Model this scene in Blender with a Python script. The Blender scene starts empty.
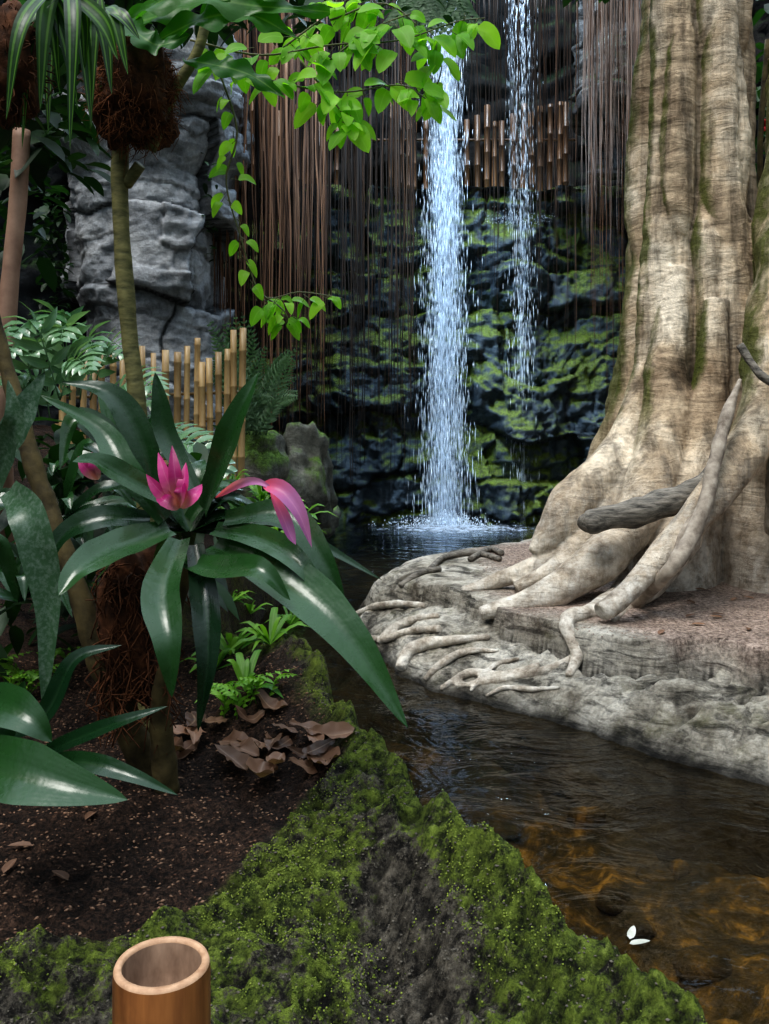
import bpy, math, random
import numpy as np
from mathutils import Vector
random.seed(7); rng=np.random.default_rng(7)
F=880.0; CX=384.5; HY=415.0; CH=1.5
def W(px,py,d): return np.array([(px-CX)/F*d, d, CH-(py-HY)/F*d])
# ---------------------------------------------------------------- noise
def h3(ix,iy,iz):
    h=(ix*73856093)^(iy*19349663)^(iz*83492791)
    h=h&0xffffffff; h=((h^(h>>13))*1274126177)&0xffffffff; h=h^(h>>16)
    h=(h*2246822519)&0xffffffff; h=h^(h>>13)
    return (h&0xffff)/65535.0*2-1
def vn(P):
    P=np.asarray(P,float); I=np.floor(P).astype(np.int64); f=P-I; f=f*f*(3-2*f)
    x,y,z=I[...,0],I[...,1],I[...,2]; r=0
    for a in (0,1):
        for b in (0,1):
            for c in (0,1):
                w=(f[...,0] if a else 1-f[...,0])*(f[...,1] if b else 1-f[...,1])*(f[...,2] if c else 1-f[...,2])
                r=r+w*h3(x+a,y+b,z+c)
    return r
def fbm(P,o=4,g=.5):
    P=np.asarray(P,float); r=0;a=1
    for i in range(o): r=r+a*vn(P+17.3*i); P=P*2.03; a*=g
    return r
def ridged(P,o=4,g=.5):
    P=np.asarray(P,float); r=0;a=1
    for i in range(o): r=r+a*(1-2*np.abs(vn(P+9.1*i))); P=P*2.1; a*=g
    return r
def P3(x,y,z=0,s=1):
    x=np.asarray(x,float); return np.stack([x*s,np.asarray(y,float)*s+0*x,np.asarray(z,float)*s+0*x],-1)
def sm(t): t=np.clip(t,0,1); return t*t*(3-2*t)
def blocks(u,v,seed=0):
    u=np.asarray(u,float); v=np.asarray(v,float)
    def cell(a,k):
        i=np.floor(a).astype(np.int64)
        b0=i+.35*h3(i,k,k*0+seed); up=i+1; b1=up+.35*h3(up,k,k*0+seed)
        dn=i-1; bm=dn+.35*h3(dn,k,k*0+seed)
        lo=a<b0; hi=a>=b1
        up2=i+2; b2=up2+.35*h3(up2,k,k*0+seed)
        idx=np.where(lo,i-1,np.where(hi,i+1,i))
        A=np.where(lo,bm,np.where(hi,b1,b0)); B=np.where(lo,b0,np.where(hi,b2,b1))
        return idx,np.minimum(a-A,B-a)
    k0=np.zeros(u.shape,np.int64)
    L,dv=cell(v,k0); C,du=cell(u+.5*h3(L,k0+5,k0),L+3)
    return h3(C,L,k0+seed+9), np.minimum(dv,du*1.6), h3(C,L,k0+seed+31), h3(C,L,k0+seed+77)
# ---------------------------------------------------------------- mesh builder
def gfaces(nu,nv,closed=False,off=0):
    a=np.arange(nu if closed else nu-1)[:,None]; b=np.arange(nv-1)[None,:]
    a2=(a+1)%nu
    return np.stack([a*nv+b,a2*nv+b,a2*nv+b+1,a*nv+b+1],-1).reshape(-1,4)+off
class MB:
    def __init__(s): s.V=[];s.Fc=[];s.U=[];s.R=[];s.n=0;s.M=[]
    def add(s,V,Fc,U=None,r=0.,m=0):
        V=np.asarray(V,float).reshape(-1,3); k=len(V); Fc=np.asarray(Fc)
        s.V.append(V); s.Fc+= (Fc+s.n).tolist(); s.M+=[m]*len(Fc)
        s.U.append(np.zeros((k,2)) if U is None else np.asarray(U,float).reshape(-1,2))
        s.R.append(np.full(k,float(r)) if np.isscalar(r) else np.asarray(r,float).ravel()); s.n+=k
    def build(s,name,mats,parent=None,smooth=True):
        V=np.concatenate(s.V); U=np.concatenate(s.U); R=np.concatenate(s.R)
        c=(V.max(0)+V.min(0))/2; me=bpy.data.meshes.new(name)
        me.from_pydata((V-c).tolist(),[],s.Fc)
        at=me.attributes.new('rnd','FLOAT','POINT'); at.data.foreach_set('value',R.astype(np.float32))
        uv=me.uv_layers.new(name='UVMap'); li=np.zeros(len(me.loops),np.int32); me.loops.foreach_get('vertex_index',li)
        uv.data.foreach_set('uv',U[li].ravel().astype(np.float32))
        if not isinstance(mats,(list,tuple)): mats=[mats]
        for m in mats: me.materials.append(m)
        me.polygons.foreach_set('material_index',np.array(s.M,np.int32))
        me.polygons.foreach_set('use_smooth',np.full(len(me.polygons),smooth))
        me.validate(); me.update()
        o=bpy.data.objects.new(name,me); bpy.context.collection.objects.link(o); o.location=c
        if parent: 
            o.parent=parent; o.location=Vector(c)-parent.location
        return o
def empty(name,loc):
    e=bpy.data.objects.new(name,None); e.location=Vector(loc); e.empty_display_size=.1
    bpy.context.collection.objects.link(e); return e
def cr(P,n):
    P=np.asarray(P,float)
    if len(P)==2: P=np.stack([P[0],(P[0]+P[1])/2,P[1]])
    Q=np.concatenate([[2*P[0]-P[1]],P,[2*P[-1]-P[-2]]]); m=len(P)-1
    t=np.linspace(0,m,n); i=np.minimum(t.astype(int),m-1); f=(t-i)[:,None]
    a,b,c,d=Q[i],Q[i+1],Q[i+2],Q[i+3]
    return .5*(2*b+(c-a)*f+(2*a-5*b+4*c-d)*f*f+(3*b-a-3*c+d)*f**3)
def norm(a): return a/np.maximum(np.linalg.norm(a,axis=-1,keepdims=True),1e-9)
def tube(mb,P,rad,sides=8,n=None,r=0.,nz=0.,ns=8.,m=0,cap=True,flat=1.0):
    P=np.asarray(P,float); rad=np.atleast_1d(np.asarray(rad,float))
    if n is None: n=max(4,len(P)*5)
    if len(rad)==1: rad=np.full(2,rad[0])
    rr=np.interp(np.linspace(0,1,n),np.linspace(0,1,len(rad)),rad); C=cr(P,n)
    T=norm(np.gradient(C,axis=0)); up=np.array([0,0,1.]) if abs(T[0][2])<.9 else np.array([1.,0,0])
    N=np.zeros_like(C); v=up-T[0]*np.dot(up,T[0]); N[0]=v/np.linalg.norm(v)
    for i in range(1,n):
        v=N[i-1]-T[i]*np.dot(N[i-1],T[i]); N[i]=v/max(np.linalg.norm(v),1e-9)
    B=np.cross(T,N)
    if cap:
        C=np.concatenate([C[:1],C,C[-1:]]);T=np.concatenate([T[:1],T,T[-1:]]);N=np.concatenate([N[:1],N,N[-1:]]);B=np.concatenate([B[:1],B,B[-1:]])
        rr=np.concatenate([[1e-4],rr,[1e-4]])
    th=np.linspace(0,2*np.pi,sides,endpoint=False)
    D=N[None]*np.cos(th)[:,None,None]*flat+B[None]*np.sin(th)[:,None,None]
    V=C[None]+D*rr[None,:,None]
    if nz: V=V+D*(rr[None,:,None]*nz*fbm(V*ns,3)[...,None])
    k=len(C); uv=np.stack(np.meshgrid(th/6.283,np.linspace(0,1,k),indexing='ij'),-1)
    mb.add(V,gfaces(sides,k,True),uv,r,m)
PROF={'strap':lambda t:np.minimum(1,(.62+1.3*t))*np.clip((1-t)/.5,0,1)**.75,
 'heart':lambda t:(np.clip(t,0,1)**.42)*((1-t)**.72)*1.62,
 'lance':lambda t:np.clip(np.sin(np.pi*np.clip(t,0,1)**.8),0,1)**.9,
 'lobed':lambda t:np.clip(np.sin(np.pi*np.clip(t,0,1)**.8),0,1)**.7*(.78+.22*np.sin(t*34)),
 'grass':lambda t:(1-t)**.7*np.minimum(1,.5+3*t)}
def leaf(mb,P,w,hint=(0,0,1),prof='strap',fold=.25,n=14,r=None,wave=0.,m=0,na=5):
    C=cr(P,n); T=norm(np.gradient(C,axis=0)); h=np.asarray(hint,float)[None]
    S=norm(np.cross(T,h)); N=np.cross(S,T); t=np.linspace(0,1,n)
    ww=PROF[prof](t)*w/2; u=np.linspace(-1,1,na)
    V=C[None]+S[None]*(u[:,None,None]*ww[None,:,None])+N[None]*(fold*np.abs(u)[:,None,None]*ww[None,:,None])
    if wave: V=V+N[None]*(wave*w*np.abs(u)[:,None,None]*np.sin(t*19+u[:,None]*2+P[0][0]*50)[...,None])
    uv=np.stack(np.meshgrid(u*.5+.5,t,indexing='ij'),-1)
    mb.add(V,gfaces(na,n),uv,random.random() if r is None else r,m)
def rleaf(mb,p,L,w,az,el,droop=.5,prof='heart',n=8,**k):
    p=np.asarray(p,float); d=np.array([math.cos(az)*math.cos(el),math.sin(az)*math.cos(el),math.sin(el)])
    pts=[p,p+d*L*.5+np.array([0,0,-droop*L*.12]),p+d*L*.95+np.array([0,0,-droop*L*.5])]
    leaf(mb,pts,w,hint=(.2*math.cos(az*3),.2*math.sin(az*5),1) if abs(d[2])<.85 else (0.3,-1,.2),prof=prof,n=n,na=3,**k)
def frond(mb,P,L,nl,lw,hint=(0,0,1),ang=.9,prof='lance',rib=.004,dr=.25):
    C=cr(P,nl+2); T=norm(np.gradient(C,axis=0)); S=norm(np.cross(T,np.asarray(hint,float)[None])); N=np.cross(S,T)
    tube(mb,P,[rib,rib*.3],5,r=.5)
    r0=random.random()
    for i in range(1,nl+1):
        t=i/(nl+1); l=L*(math.sin(math.pi*(t**.7))*.9+.12)
        for s in (-1,1):
            d=S[i]*s*math.sin(ang)+T[i]*math.cos(ang)
            leaf(mb,[C[i],C[i]+d*l*.5+N[i]*.05*l,C[i]+d*l-N[i]*dr*l],lw,hint=N[i],prof=prof,n=5,na=3,r=np.clip(r0*.6+random.random()*.4,0,1))
OV=np.array([[1,0,0],[-1,0,0],[0,1,0],[0,-1,0],[0,0,1],[0,0,-1]],float)
OF=np.array([[0,2,4],[2,1,4],[1,3,4],[3,0,4],[2,0,5],[1,2,5],[3,1,5],[0,3,5]])
def octs(mb,Pt,S,r=None,rot=True):
    n=len(Pt); a=rng.uniform(0,6.28,n); ca,sa=np.cos(a),np.sin(a)
    V=OV[None]*np.asarray(S)[:,None,:]
    if rot: V=np.stack([V[...,0]*ca[:,None]-V[...,1]*sa[:,None],V[...,0]*sa[:,None]+V[...,1]*ca[:,None],V[...,2]],-1)
    V=V+Pt[:,None,:]
    Fc=(OF[None]+(np.arange(n)*6)[:,None,None]).reshape(-1,3)
    rr=np.repeat(rng.random(n) if r is None else r,6)
    mb.add(V,Fc,None,rr)
# ---------------------------------------------------------------- materials
class MT:
    def __init__(s,name):
        s.m=bpy.data.materials.new(name); s.m.use_nodes=True; s.t=s.m.node_tree; s.t.nodes.clear()
        s.out=s.n('ShaderNodeOutputMaterial'); s.geo=s.n('ShaderNodeNewGeometry')
    def n(s,ty,**k):
        x=s.t.nodes.new(ty)
        for a,b in k.items(): setattr(x,a,b)
        return x
    def l(s,a,b): s.t.links.new(a,b)
    def put(s,sock,v):
        if isinstance(v,bpy.types.NodeSocket): s.l(v,sock)
        elif isinstance(v,(tuple,list)) and len(v)==3 and len(sock.default_value)==4: sock.default_value=(*v,1)
        else: sock.default_value=v
    def pos(s,sc=(1,1,1)):
        m=s.n('ShaderNodeMapping'); s.l(s.geo.outputs['Position'],m.inputs['Vector']); m.inputs['Scale'].default_value=sc; return m.outputs[0]
    def noise(s,scale,det=5,rough=.55,vec=None,dist=0):
        x=s.n('ShaderNodeTexNoise'); s.l(vec or s.geo.outputs['Position'],x.inputs['Vector'])
        x.inputs['Scale'].default_value=scale;x.inputs['Detail'].default_value=det;x.inputs['Roughness'].default_value=rough;x.inputs['Distortion'].default_value=dist
        return x.outputs['Fac']
    def vor(s,scale,vec=None,feat='F1',out='Distance'):
        x=s.n('ShaderNodeTexVoronoi',feature=feat); s.l(vec or s.geo.outputs['Position'],x.inputs['Vector']); x.inputs['Scale'].default_value=scale; return x.outputs[out]
    def ramp(s,fac,st,interp='LINEAR'):
        x=s.n('ShaderNodeValToRGB'); s.put(x.inputs[0],fac); x.color_ramp.interpolation=interp; e=x.color_ramp.elements
        while len(e)<len(st): e.new(.5)
        for i,(p,c) in enumerate(st):
            e[i].position=p; e[i].color=(c,c,c,1) if not isinstance(c,(tuple,list)) else (*c,1)
        return x.outputs[0]
    def mix(s,f,a,b,mode='MIX'):
        x=s.n('ShaderNodeMix',data_type='RGBA',blend_type=mode); s.put(x.inputs[0],f); s.put(x.inputs[6],a); s.put(x.inputs[7],b); return x.outputs[2]
    def math(s,op,a,b=0.,c=None):
        x=s.n('ShaderNodeMath',operation=op); s.put(x.inputs[0],a); s.put(x.inputs[1],b)
        if c is not None: s.put(x.inputs[2],c)
        return x.outputs[0]
    def attr(s,nm='rnd'): x=s.n('ShaderNodeAttribute',attribute_name=nm); return x.outputs['Fac']
    def uv(s):
        x=s.n('ShaderNodeUVMap'); x.uv_map='UVMap'; y=s.n('ShaderNodeSeparateXYZ'); s.l(x.outputs[0],y.inputs[0]); return y.outputs[0],y.outputs[1]
    def sep(s,v): y=s.n('ShaderNodeSeparateXYZ'); s.l(v,y.inputs[0]); return y.outputs
    def bump(s,h,st=.5,d=.02,nrm=None):
        x=s.n('ShaderNodeBump'); s.put(x.inputs['Height'],h); x.inputs['Strength'].default_value=st; x.inputs['Distance'].default_value=d
        if nrm: s.l(nrm,x.inputs['Normal'])
        return x.outputs[0]
    def pbr(s,col,rough=.7,nrm=None,spec=.5,out=True,**k):
        x=s.n('ShaderNodeBsdfPrincipled'); s.put(x.inputs['Base Color'],col); s.put(x.inputs['Roughness'],rough); s.put(x.inputs['Specular IOR Level'],spec)
        if nrm: s.l(nrm,x.inputs['Normal'])
        for a,b in k.items(): s.put(x.inputs[a.replace('_',' ')],b)
        if out: s.l(x.outputs[0],s.out.inputs[0])
        return x.outputs[0]
    def mixsh(s,f,a,b,out=True):
        x=s.n('ShaderNodeMixShader'); s.put(x.inputs[0],f); s.l(a,x.inputs[1]); s.l(b,x.inputs[2])
        if out: s.l(x.outputs[0],s.out.inputs[0])
        return x.outputs[0]

def rock_mat(name,c1,c2,c3,moss=None,mlo=.5,mhi=.6,scale=1.5,rough=.8,grv=True,strat=6.,spec=.3,bd=.03,upmoss=.25,stf=.5):
    T=MT(name); n1=T.noise(scale,8,.62); n2=T.noise(scale*9,8,.72); st=T.noise(1.2,6,.6,T.pos((1,1,strat)))
    col=T.ramp(n1,[(.3,c1),(.5,c2),(.7,c3)])
    col=T.mix(stf,col,T.ramp(st,[(.35,.25),(.6,1.)]),'MULTIPLY'); col=T.mix(.7,col,T.ramp(n2,[(.3,.35),(.65,1.2)]),'MULTIPLY')
    if grv: col=T.mix(1.,col,T.ramp(T.attr(),[(0,.1),(.4,1.)]),'MULTIPLY')  # groove mask paints occlusion shade into the rock colour
    if moss:
        z=T.sep(T.geo.outputs['Normal'])[2]
        f=T.math('ADD',T.noise(scale*.9,7,.68,T.pos((1.3,1.3,.9))),T.math('MULTIPLY',z,upmoss))
        f=T.ramp(f,[(mlo,0.),(mhi,1.)]); mc=T.mix(T.ramp(T.noise(22,5,.7),[(.35,0.),(.65,1.)]),tuple(x*.3 for x in moss),tuple(x*1.7 for x in moss))
        col=T.mix(f,col,mc)
    b=T.bump(T.math('ADD',n2,T.math('MULTIPLY',st,1.2)),.8,bd); b=T.bump(T.noise(50,5,.7),.5,.012,b)
    T.pbr(col,rough,b,spec); return T.m
def leaf_mat(name,dark,light,rough=.35,trans=.3,rib=(.35,.5,.2),ribf=.4,stripe=None,spot=0,spec=.5,tip=None,sf=.85):
    T=MT(name); u,v=T.uv(); r=T.attr()
    col=T.mix(r,dark,light)
    col=T.mix(T.math('MULTIPLY',T.noise(9,3),.5),col,tuple(x*.45 for x in dark))
    a=T.math('ABSOLUTE',T.math('SUBTRACT',u,.5))
    if stripe: col=T.mix(T.ramp(a,[(.14,0.),(.2,sf),(.28,sf),(.34,0.)]),col,stripe)
    if ribf: col=T.mix(T.math('MULTIPLY',T.ramp(a,[(0.,1.),(.06,0.)]),ribf),col,rib)
    if spot: col=T.mix(T.math('MULTIPLY',T.ramp(T.noise(90,4,.7),[(.45,0.),(.7,1.)]),spot),col,(.30,.36,.33))
    if tip: col=T.mix(T.ramp(v,[(.0,1.),(.5,0.)]),col,tip)
    ro=T.math('ADD',rough,T.math('MULTIPLY',T.noise(25,4,.6),.2))
    b=T.bump(T.math('SINE',T.math('MULTIPLY',u,70.)),.03,.001,T.bump(T.noise(14,3),.35,.009))
    p=T.pbr(col,ro,b,spec,out=False); t=T.n('ShaderNodeBsdfTranslucent'); T.put(t.inputs[0],T.mix(1.,col,(1.6,1.7,.8),'MULTIPLY'))
    T.mixsh(trans,p,t.outputs[0]); return T.m
def plain(name,c1,c2,sc=20,rough=.7,bd=.01,bs=.5,rndcol=None,spec=.3,stretch=(1,1,1)):
    T=MT(name); n=T.noise(sc,5,.6,T.pos(stretch)); col=T.mix(T.ramp(n,[(.3,0.),(.7,1.)]),c1,c2)
    if rndcol: col=T.mix(T.attr(),col,rndcol)
    T.pbr(col,rough,T.bump(n,bs,bd),spec); return T.m

m_back=rock_mat('wet_mossy_rock',(.012,.020,.030),(.048,.072,.095),(.12,.155,.185),(.090,.125,.012),.48,.62,1.0,.42,spec=.5,strat=3.,stf=.4,bd=.06)
m_upper=rock_mat('darkened_cave_rock',(.003,.003,.004),(.008,.008,.008),(.02,.02,.018),(.010,.022,.006),.6,.75,1.,.8)  # near-black albedo: gloom of the back walls put into the colour
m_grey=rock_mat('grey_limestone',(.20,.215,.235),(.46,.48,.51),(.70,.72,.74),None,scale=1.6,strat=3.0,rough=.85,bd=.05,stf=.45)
m_grey2=rock_mat('dark_grey_limestone',(.07,.07,.075),(.18,.18,.18),(.32,.31,.30),(.03,.05,.01),.55,.7,1.6,strat=3.0,rough=.85,bd=.05,stf=.4)  # darker grey rock colour with some moss
m_bould=rock_mat('mossy_boulder_rock',(.06,.06,.05),(.20,.20,.17),(.36,.35,.30),(.10,.17,.03),.52,.70,3,.8,grv=False)
m_dcliff=rock_mat('dark_cliff_rock',(.008,.010,.012),(.03,.035,.04),(.07,.075,.08),(.02,.05,.01),.55,.75,1.5,.8)  # darker rock colour for the far left cliff
m_root=plain('pale_root_bark',(.14,.11,.085),(.46,.40,.33),14,.75,.012,.8)
m_log=plain('weathered_log_bark',(.03,.028,.025),(.28,.25,.21),10,.8,.02,.8,stretch=(1,4,4))

# tree bark
T=MT('ficus_bark'); zc=T.sep(T.geo.outputs['Position']); nrm=T.sep(T.geo.outputs['Normal'])
n1=T.noise(1.8,7,.62); n2=T.noise(2.4,8,.65,T.pos((1,1,4)),1.6); n3=T.noise(22,5,.65); vs=T.noise(3,7,.65,T.pos((3,3,.25)),.4)
col=T.ramp(n1,[(.3,(.25,.175,.11)),(.48,(.54,.42,.29)),(.66,(.84,.73,.58))])
col=T.mix(.5,col,T.ramp(n2,[(.36,.35),(.50,1.05)]),'MULTIPLY')
col=T.mix(.75,col,T.ramp(vs,[(.38,.25),(.55,1.1)]),'MULTIPLY')
col=T.mix(.4,col,T.ramp(n3,[(.35,.5),(.6,1.1)]),'MULTIPLY')
lowf=T.ramp(T.math('ADD',T.math('MULTIPLY',zc[2],.5),T.math('MULTIPLY',n1,.4)),[(.40,1.),(.85,0.)])
col=T.mix(T.math('MULTIPLY',lowf,.8),col,T.ramp(T.noise(9,7,.72),[(.34,(.15,.125,.10)),(.48,(.47,.42,.36)),(.62,(.78,.74,.67))]))
f=T.math('ADD',T.math('MULTIPLY',nrm[0],-.55),T.math('MULTIPLY',T.noise(2.5,7,.7),.6)); f=T.math('MULTIPLY',T.ramp(f,[(.70,0.),(.84,1.)]),T.ramp(T.math('MULTIPLY',zc[2],.2),[(.22,0.),(.34,.9)]))
col=T.mix(f,col,T.mix(n3,(.02,.03,.006),(.13,.15,.02)))
pt=T.ramp(T.geo.outputs['Pointiness'],[(.40,.15),(.49,1.)]); col=T.mix(.9,col,pt,'MULTIPLY')  # shade in the clefts painted into the bark colour by pointiness
b=T.bump(n2,.6,.05); b=T.bump(n3,.6,.016,T.bump(vs,.8,.06,b)); T.pbr(col,.8,b,.2); m_tree=T.m

# sand / island
T=MT('island_earth'); sx,sy,sz=T.sep(T.geo.outputs['Position']); z=T.sep(T.geo.outputs['Normal'])[2]
n1=T.noise(3,8,.7); n2=T.noise(40,6,.8); n3=T.noise(5,8,.7,T.pos((1,1,5)),.6)
sand=T.mix(T.ramp(n2,[(.40,0.),(.60,1.)]),(.14,.095,.075),(.60,.47,.39))
sand=T.mix(.6,sand,T.ramp(T.noise(5,6,.7),[(.35,.45),(.6,1.1)]),'MULTIPLY')
rockc=T.mix(1.,T.ramp(n1,[(.35,(.12,.10,.075)),(.48,(.46,.42,.35)),(.66,(.80,.75,.66))]),T.ramp(n3,[(.38,.22),(.52,1.1)]),'MULTIPLY')
rockc=T.mix(.7,rockc,T.ramp(n2,[(.35,.35),(.6,1.1)]),'MULTIPLY')
bigd=T.ramp(T.noise(1.7,6,.7),[(.42,.3),(.54,1.)]); rockc=T.mix(T.ramp(T.math('MULTIPLY',sx,.25),[(.25,0.),(.45,.8)]),rockc,T.mix(1.,rockc,bigd,'MULTIPLY'))
col=T.mix(T.attr(),rockc,sand)
f=T.math('MULTIPLY',T.ramp(T.noise(4,7,.7),[(.55,0.),(.68,.5)]),T.math('SUBTRACT',1.,T.attr()))
col=T.mix(f,col,(.16,.15,.07))
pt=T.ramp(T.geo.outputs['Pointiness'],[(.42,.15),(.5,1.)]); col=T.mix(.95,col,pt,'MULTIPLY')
wet=T.ramp(T.math('ADD',sz,T.math('MULTIPLY',n1,.10)),[(.06,.10),(.13,1.)]); col=T.mix(1.,col,wet,'MULTIPLY')
T.pbr(col,.85,T.bump(n2,.7,.018,T.bump(n3,1.,.07)),.25); m_isl=T.m

# foreground bank : rnd = soil mask
T=MT('mossy_bank'); n1=T.noise(4.2,9,.78); n2=T.noise(24,7,.8); n3=T.noise(90,4,.8); a=T.attr()
soil=T.mix(T.ramp(n3,[(.42,0.),(.62,1.)]),(.010,.006,.004),(.105,.058,.038))
soil=T.mix(T.ramp(T.vor(38),[(0.05,1.),(.12,0.)]),soil,(.22,.14,.10))
soil=T.mix(.8,soil,T.ramp(T.noise(7,5,.7),[(.35,.3),(.6,1.1)]),'MULTIPLY')
conc=T.mix(T.ramp(n2,[(.42,0.),(.60,1.)]),(.012,.010,.008),(.16,.14,.11))
conc=T.mix(T.ramp(n3,[(.57,0.),(.72,.8)]),conc,(.32,.29,.24))
moss=T.mix(T.ramp(n2,[(.42,0.),(.58,1.)]),(.014,.024,.004),(.15,.20,.03))
moss=T.mix(T.ramp(n3,[(.52,0.),(.75,.7)]),moss,(.28,.33,.08))
u,v=T.uv()
f=T.ramp(T.math('ADD',T.math('MULTIPLY',T.math('SUBTRACT',n1,.5),2.6),T.math('ADD',T.math('MULTIPLY',T.math('SUBTRACT',n2,.5),1.5),u)),[(.42,0.),(.58,1.)])
col=T.mix(a,T.mix(f,conc,moss),soil)
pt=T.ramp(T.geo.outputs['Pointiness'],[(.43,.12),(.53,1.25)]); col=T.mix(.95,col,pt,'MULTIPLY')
T.pbr(col,.85,T.bump(n3,.9,.014,T.bump(n2,1.,.045)),.25); m_bank=T.m

T=MT('stream_bed'); sx,sy,sz=T.sep(T.geo.outputs['Position']); n1=T.noise(3.0,8,.72,None,1.2); n2=T.noise(11,7,.78)
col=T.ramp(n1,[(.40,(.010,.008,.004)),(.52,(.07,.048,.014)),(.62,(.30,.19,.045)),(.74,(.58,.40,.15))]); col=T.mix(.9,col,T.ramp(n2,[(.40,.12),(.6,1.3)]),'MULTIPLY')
dk=T.ramp(T.math('MULTIPLY',sy,.1),[(.28,1.),(.50,.04)]); col=T.mix(1.,col,dk,'MULTIPLY'); T.pbr(col,.8,T.bump(n2,.5,.03)); m_bed=T.m  # gloom of the deep far water painted into the bed colour

T=MT('stream_water'); sx,sy,sz=T.sep(T.geo.outputs['Position'])
w1=T.noise(2.2,4,.5,T.pos((1,1.6,1)),1.2); w2=T.noise(9,3,.5,T.pos((1,1.6,1)),.6)
b=T.bump(T.math('ADD',w1,T.math('MULTIPLY',w2,.20)),.45,.055)
g=T.n('ShaderNodeBsdfGlossy'); g.inputs['Roughness'].default_value=.02; g.inputs['Color'].default_value=(.9,.95,1,1); T.l(b,g.inputs['Normal'])
tr=T.n('ShaderNodeBsdfTransparent'); tr.inputs[0].default_value=(.74,.64,.43,1)
fr=T.n('ShaderNodeFresnel'); fr.inputs[0].default_value=1.36; T.l(b,fr.inputs['Normal']); T.mixsh(fr.outputs[0],tr.outputs[0],g.outputs[0]); m_water=T.m

def fall_mat(name,lo,hi,sx=26,sz=.9,mx=1.):
    T=MT(name); u,v=T.uv(); n=T.noise(1.,6,.7,T.pos((sx,sx,sz))); n2=T.noise(1.,4,.7,T.pos((sx*3,sx*3,sz*6)))
    a=T.math('ADD',n,T.math('MULTIPLY',T.math('SUBTRACT',n2,.5),.9)); ed=T.ramp(T.math('ABSOLUTE',T.math('SUBTRACT',u,.5)),[(.15,0.),(.5,.35)])
    a=T.math('MULTIPLY',T.ramp(T.math('SUBTRACT',a,ed),[(lo,0.),(hi,1.)]),mx)
    p=T.pbr((.80,.88,1.),.3,None,.6,out=False); tl=T.n('ShaderNodeBsdfTranslucent'); tl.inputs[0].default_value=(.74,.87,1,1)
    s=T.mixsh(.5,p,tl.outputs[0],out=False); t=T.n('ShaderNodeBsdfTransparent'); T.mixsh(a,t.outputs[0],s); return T.m
m_fall=fall_mat('falling_water',.49,.73,36,.7,.85); m_fall2=fall_mat('thin_falling_water',.49,.74,40,.7,.75)
m_drop=plain('water_spray',(.78,.88,1),(.9,.95,1),5,.25,.001,.1,spec=.6)
m_foam=fall_mat('foam',.34,.56,8,8)

m_brom=leaf_mat('bromeliad_leaf',(.005,.026,.009),(.026,.090,.020),.18,.12,(.02,.06,.02),.4,spec=.7)
m_bromspot=leaf_mat('spotted_bromeliad_leaf',(.02,.06,.03),(.05,.11,.05),.3,.10,(.02,.06,.02),.3,spot=.3)
m_var=leaf_mat('variegated_leaf',(.006,.035,.005),(.03,.10,.012),.3,.3,(.02,.08,.02),.5,stripe=(.14,.30,.05),sf=.75)
m_broad=leaf_mat('broad_leaf',(.02,.12,.008),(.13,.38,.03),.3,.45,(.25,.42,.1),.4)
m_heart=leaf_mat('bright_vine_leaf',(.14,.40,.012),(.38,.70,.05),.4,.55,(.35,.6,.12),.3)
m_gc=leaf_mat('groundcover_leaf',(.05,.18,.012),(.26,.50,.05),.4,.35,(.3,.5,.12),.3)
m_phil=leaf_mat('philodendron_leaf',(.05,.16,.06),(.28,.44,.26),.15,.25,(.3,.45,.2),.2,spec=.9)
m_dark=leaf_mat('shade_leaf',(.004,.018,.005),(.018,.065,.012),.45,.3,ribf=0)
m_bush=leaf_mat('feathery_leaf',(.04,.10,.045),(.16,.27,.14),.5,.3,ribf=0)
m_pink=leaf_mat('pink_bract',(.36,.010,.14),(.76,.08,.34),.35,.35,(.8,.3,.5),.2,tip=(.75,.40,.42))
m_lav=leaf_mat('lavender_bract',(.42,.12,.36),(.60,.26,.50),.35,.35,(.8,.4,.6),.2,tip=(.80,.10,.20))
m_red=leaf_mat('red_flower_petal',(.5,.01,.02),(.7,.03,.05),.5,.3,ribf=0)
m_dry=leaf_mat('dry_leaf',(.06,.026,.012),(.36,.20,.125),.45,.15,(.45,.3,.2),.4)
m_stem=plain('green_stem_bark',(.06,.06,.025),(.22,.20,.08),18,.7,.006,.6,stretch=(1,1,3))
m_stem2=plain('mossy_brown_stem',(.018,.014,.007),(.12,.09,.035),12,.8,.01,.8)
m_pinkstem=plain('smooth_tan_trunk',(.20,.115,.08),(.38,.24,.17),6,.6,.004,.3)
m_fiber=plain('root_fibre',(.012,.005,.0025),(.12,.045,.018),30,.9,.01,.8,rndcol=(.24,.09,.035))
m_vine=plain('hanging_root',(.014,.0075,.0045),(.09,.044,.026),3,.75,.003,.4,rndcol=(.28,.14,.075))
m_vined=plain('dark_hanging_root',(.004,.003,.0025),(.02,.012,.008),3,.8,.003,.4,rndcol=(.05,.028,.016))
m_vinep=plain('pale_hanging_root',(.12,.08,.065),(.36,.26,.21),3,.75,.003,.4,rndcol=(.55,.45,.40))
m_twig=plain('vine_twig',(.06,.08,.03),(.15,.14,.06),10,.6)
def bamboo_mat(name,a,b_):
    T=MT(name); u,v=T.uv(); n=T.noise(1.,5,.6,T.pos((30,30,3))); col=T.mix(T.ramp(n,[(.3,0.),(.7,1.)]),a,b_)
    col=T.mix(T.math('MULTIPLY',T.attr(),.6),col,tuple(x*.45 for x in a)); T.pbr(col,.42,T.bump(n,.2,.003),.5); return T.m
m_bam=bamboo_mat('bamboo_tan',(.34,.21,.09),(.64,.45,.21)); m_bamd=bamboo_mat('bamboo_weathered',(.10,.046,.02),(.22,.11,.045))

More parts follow.
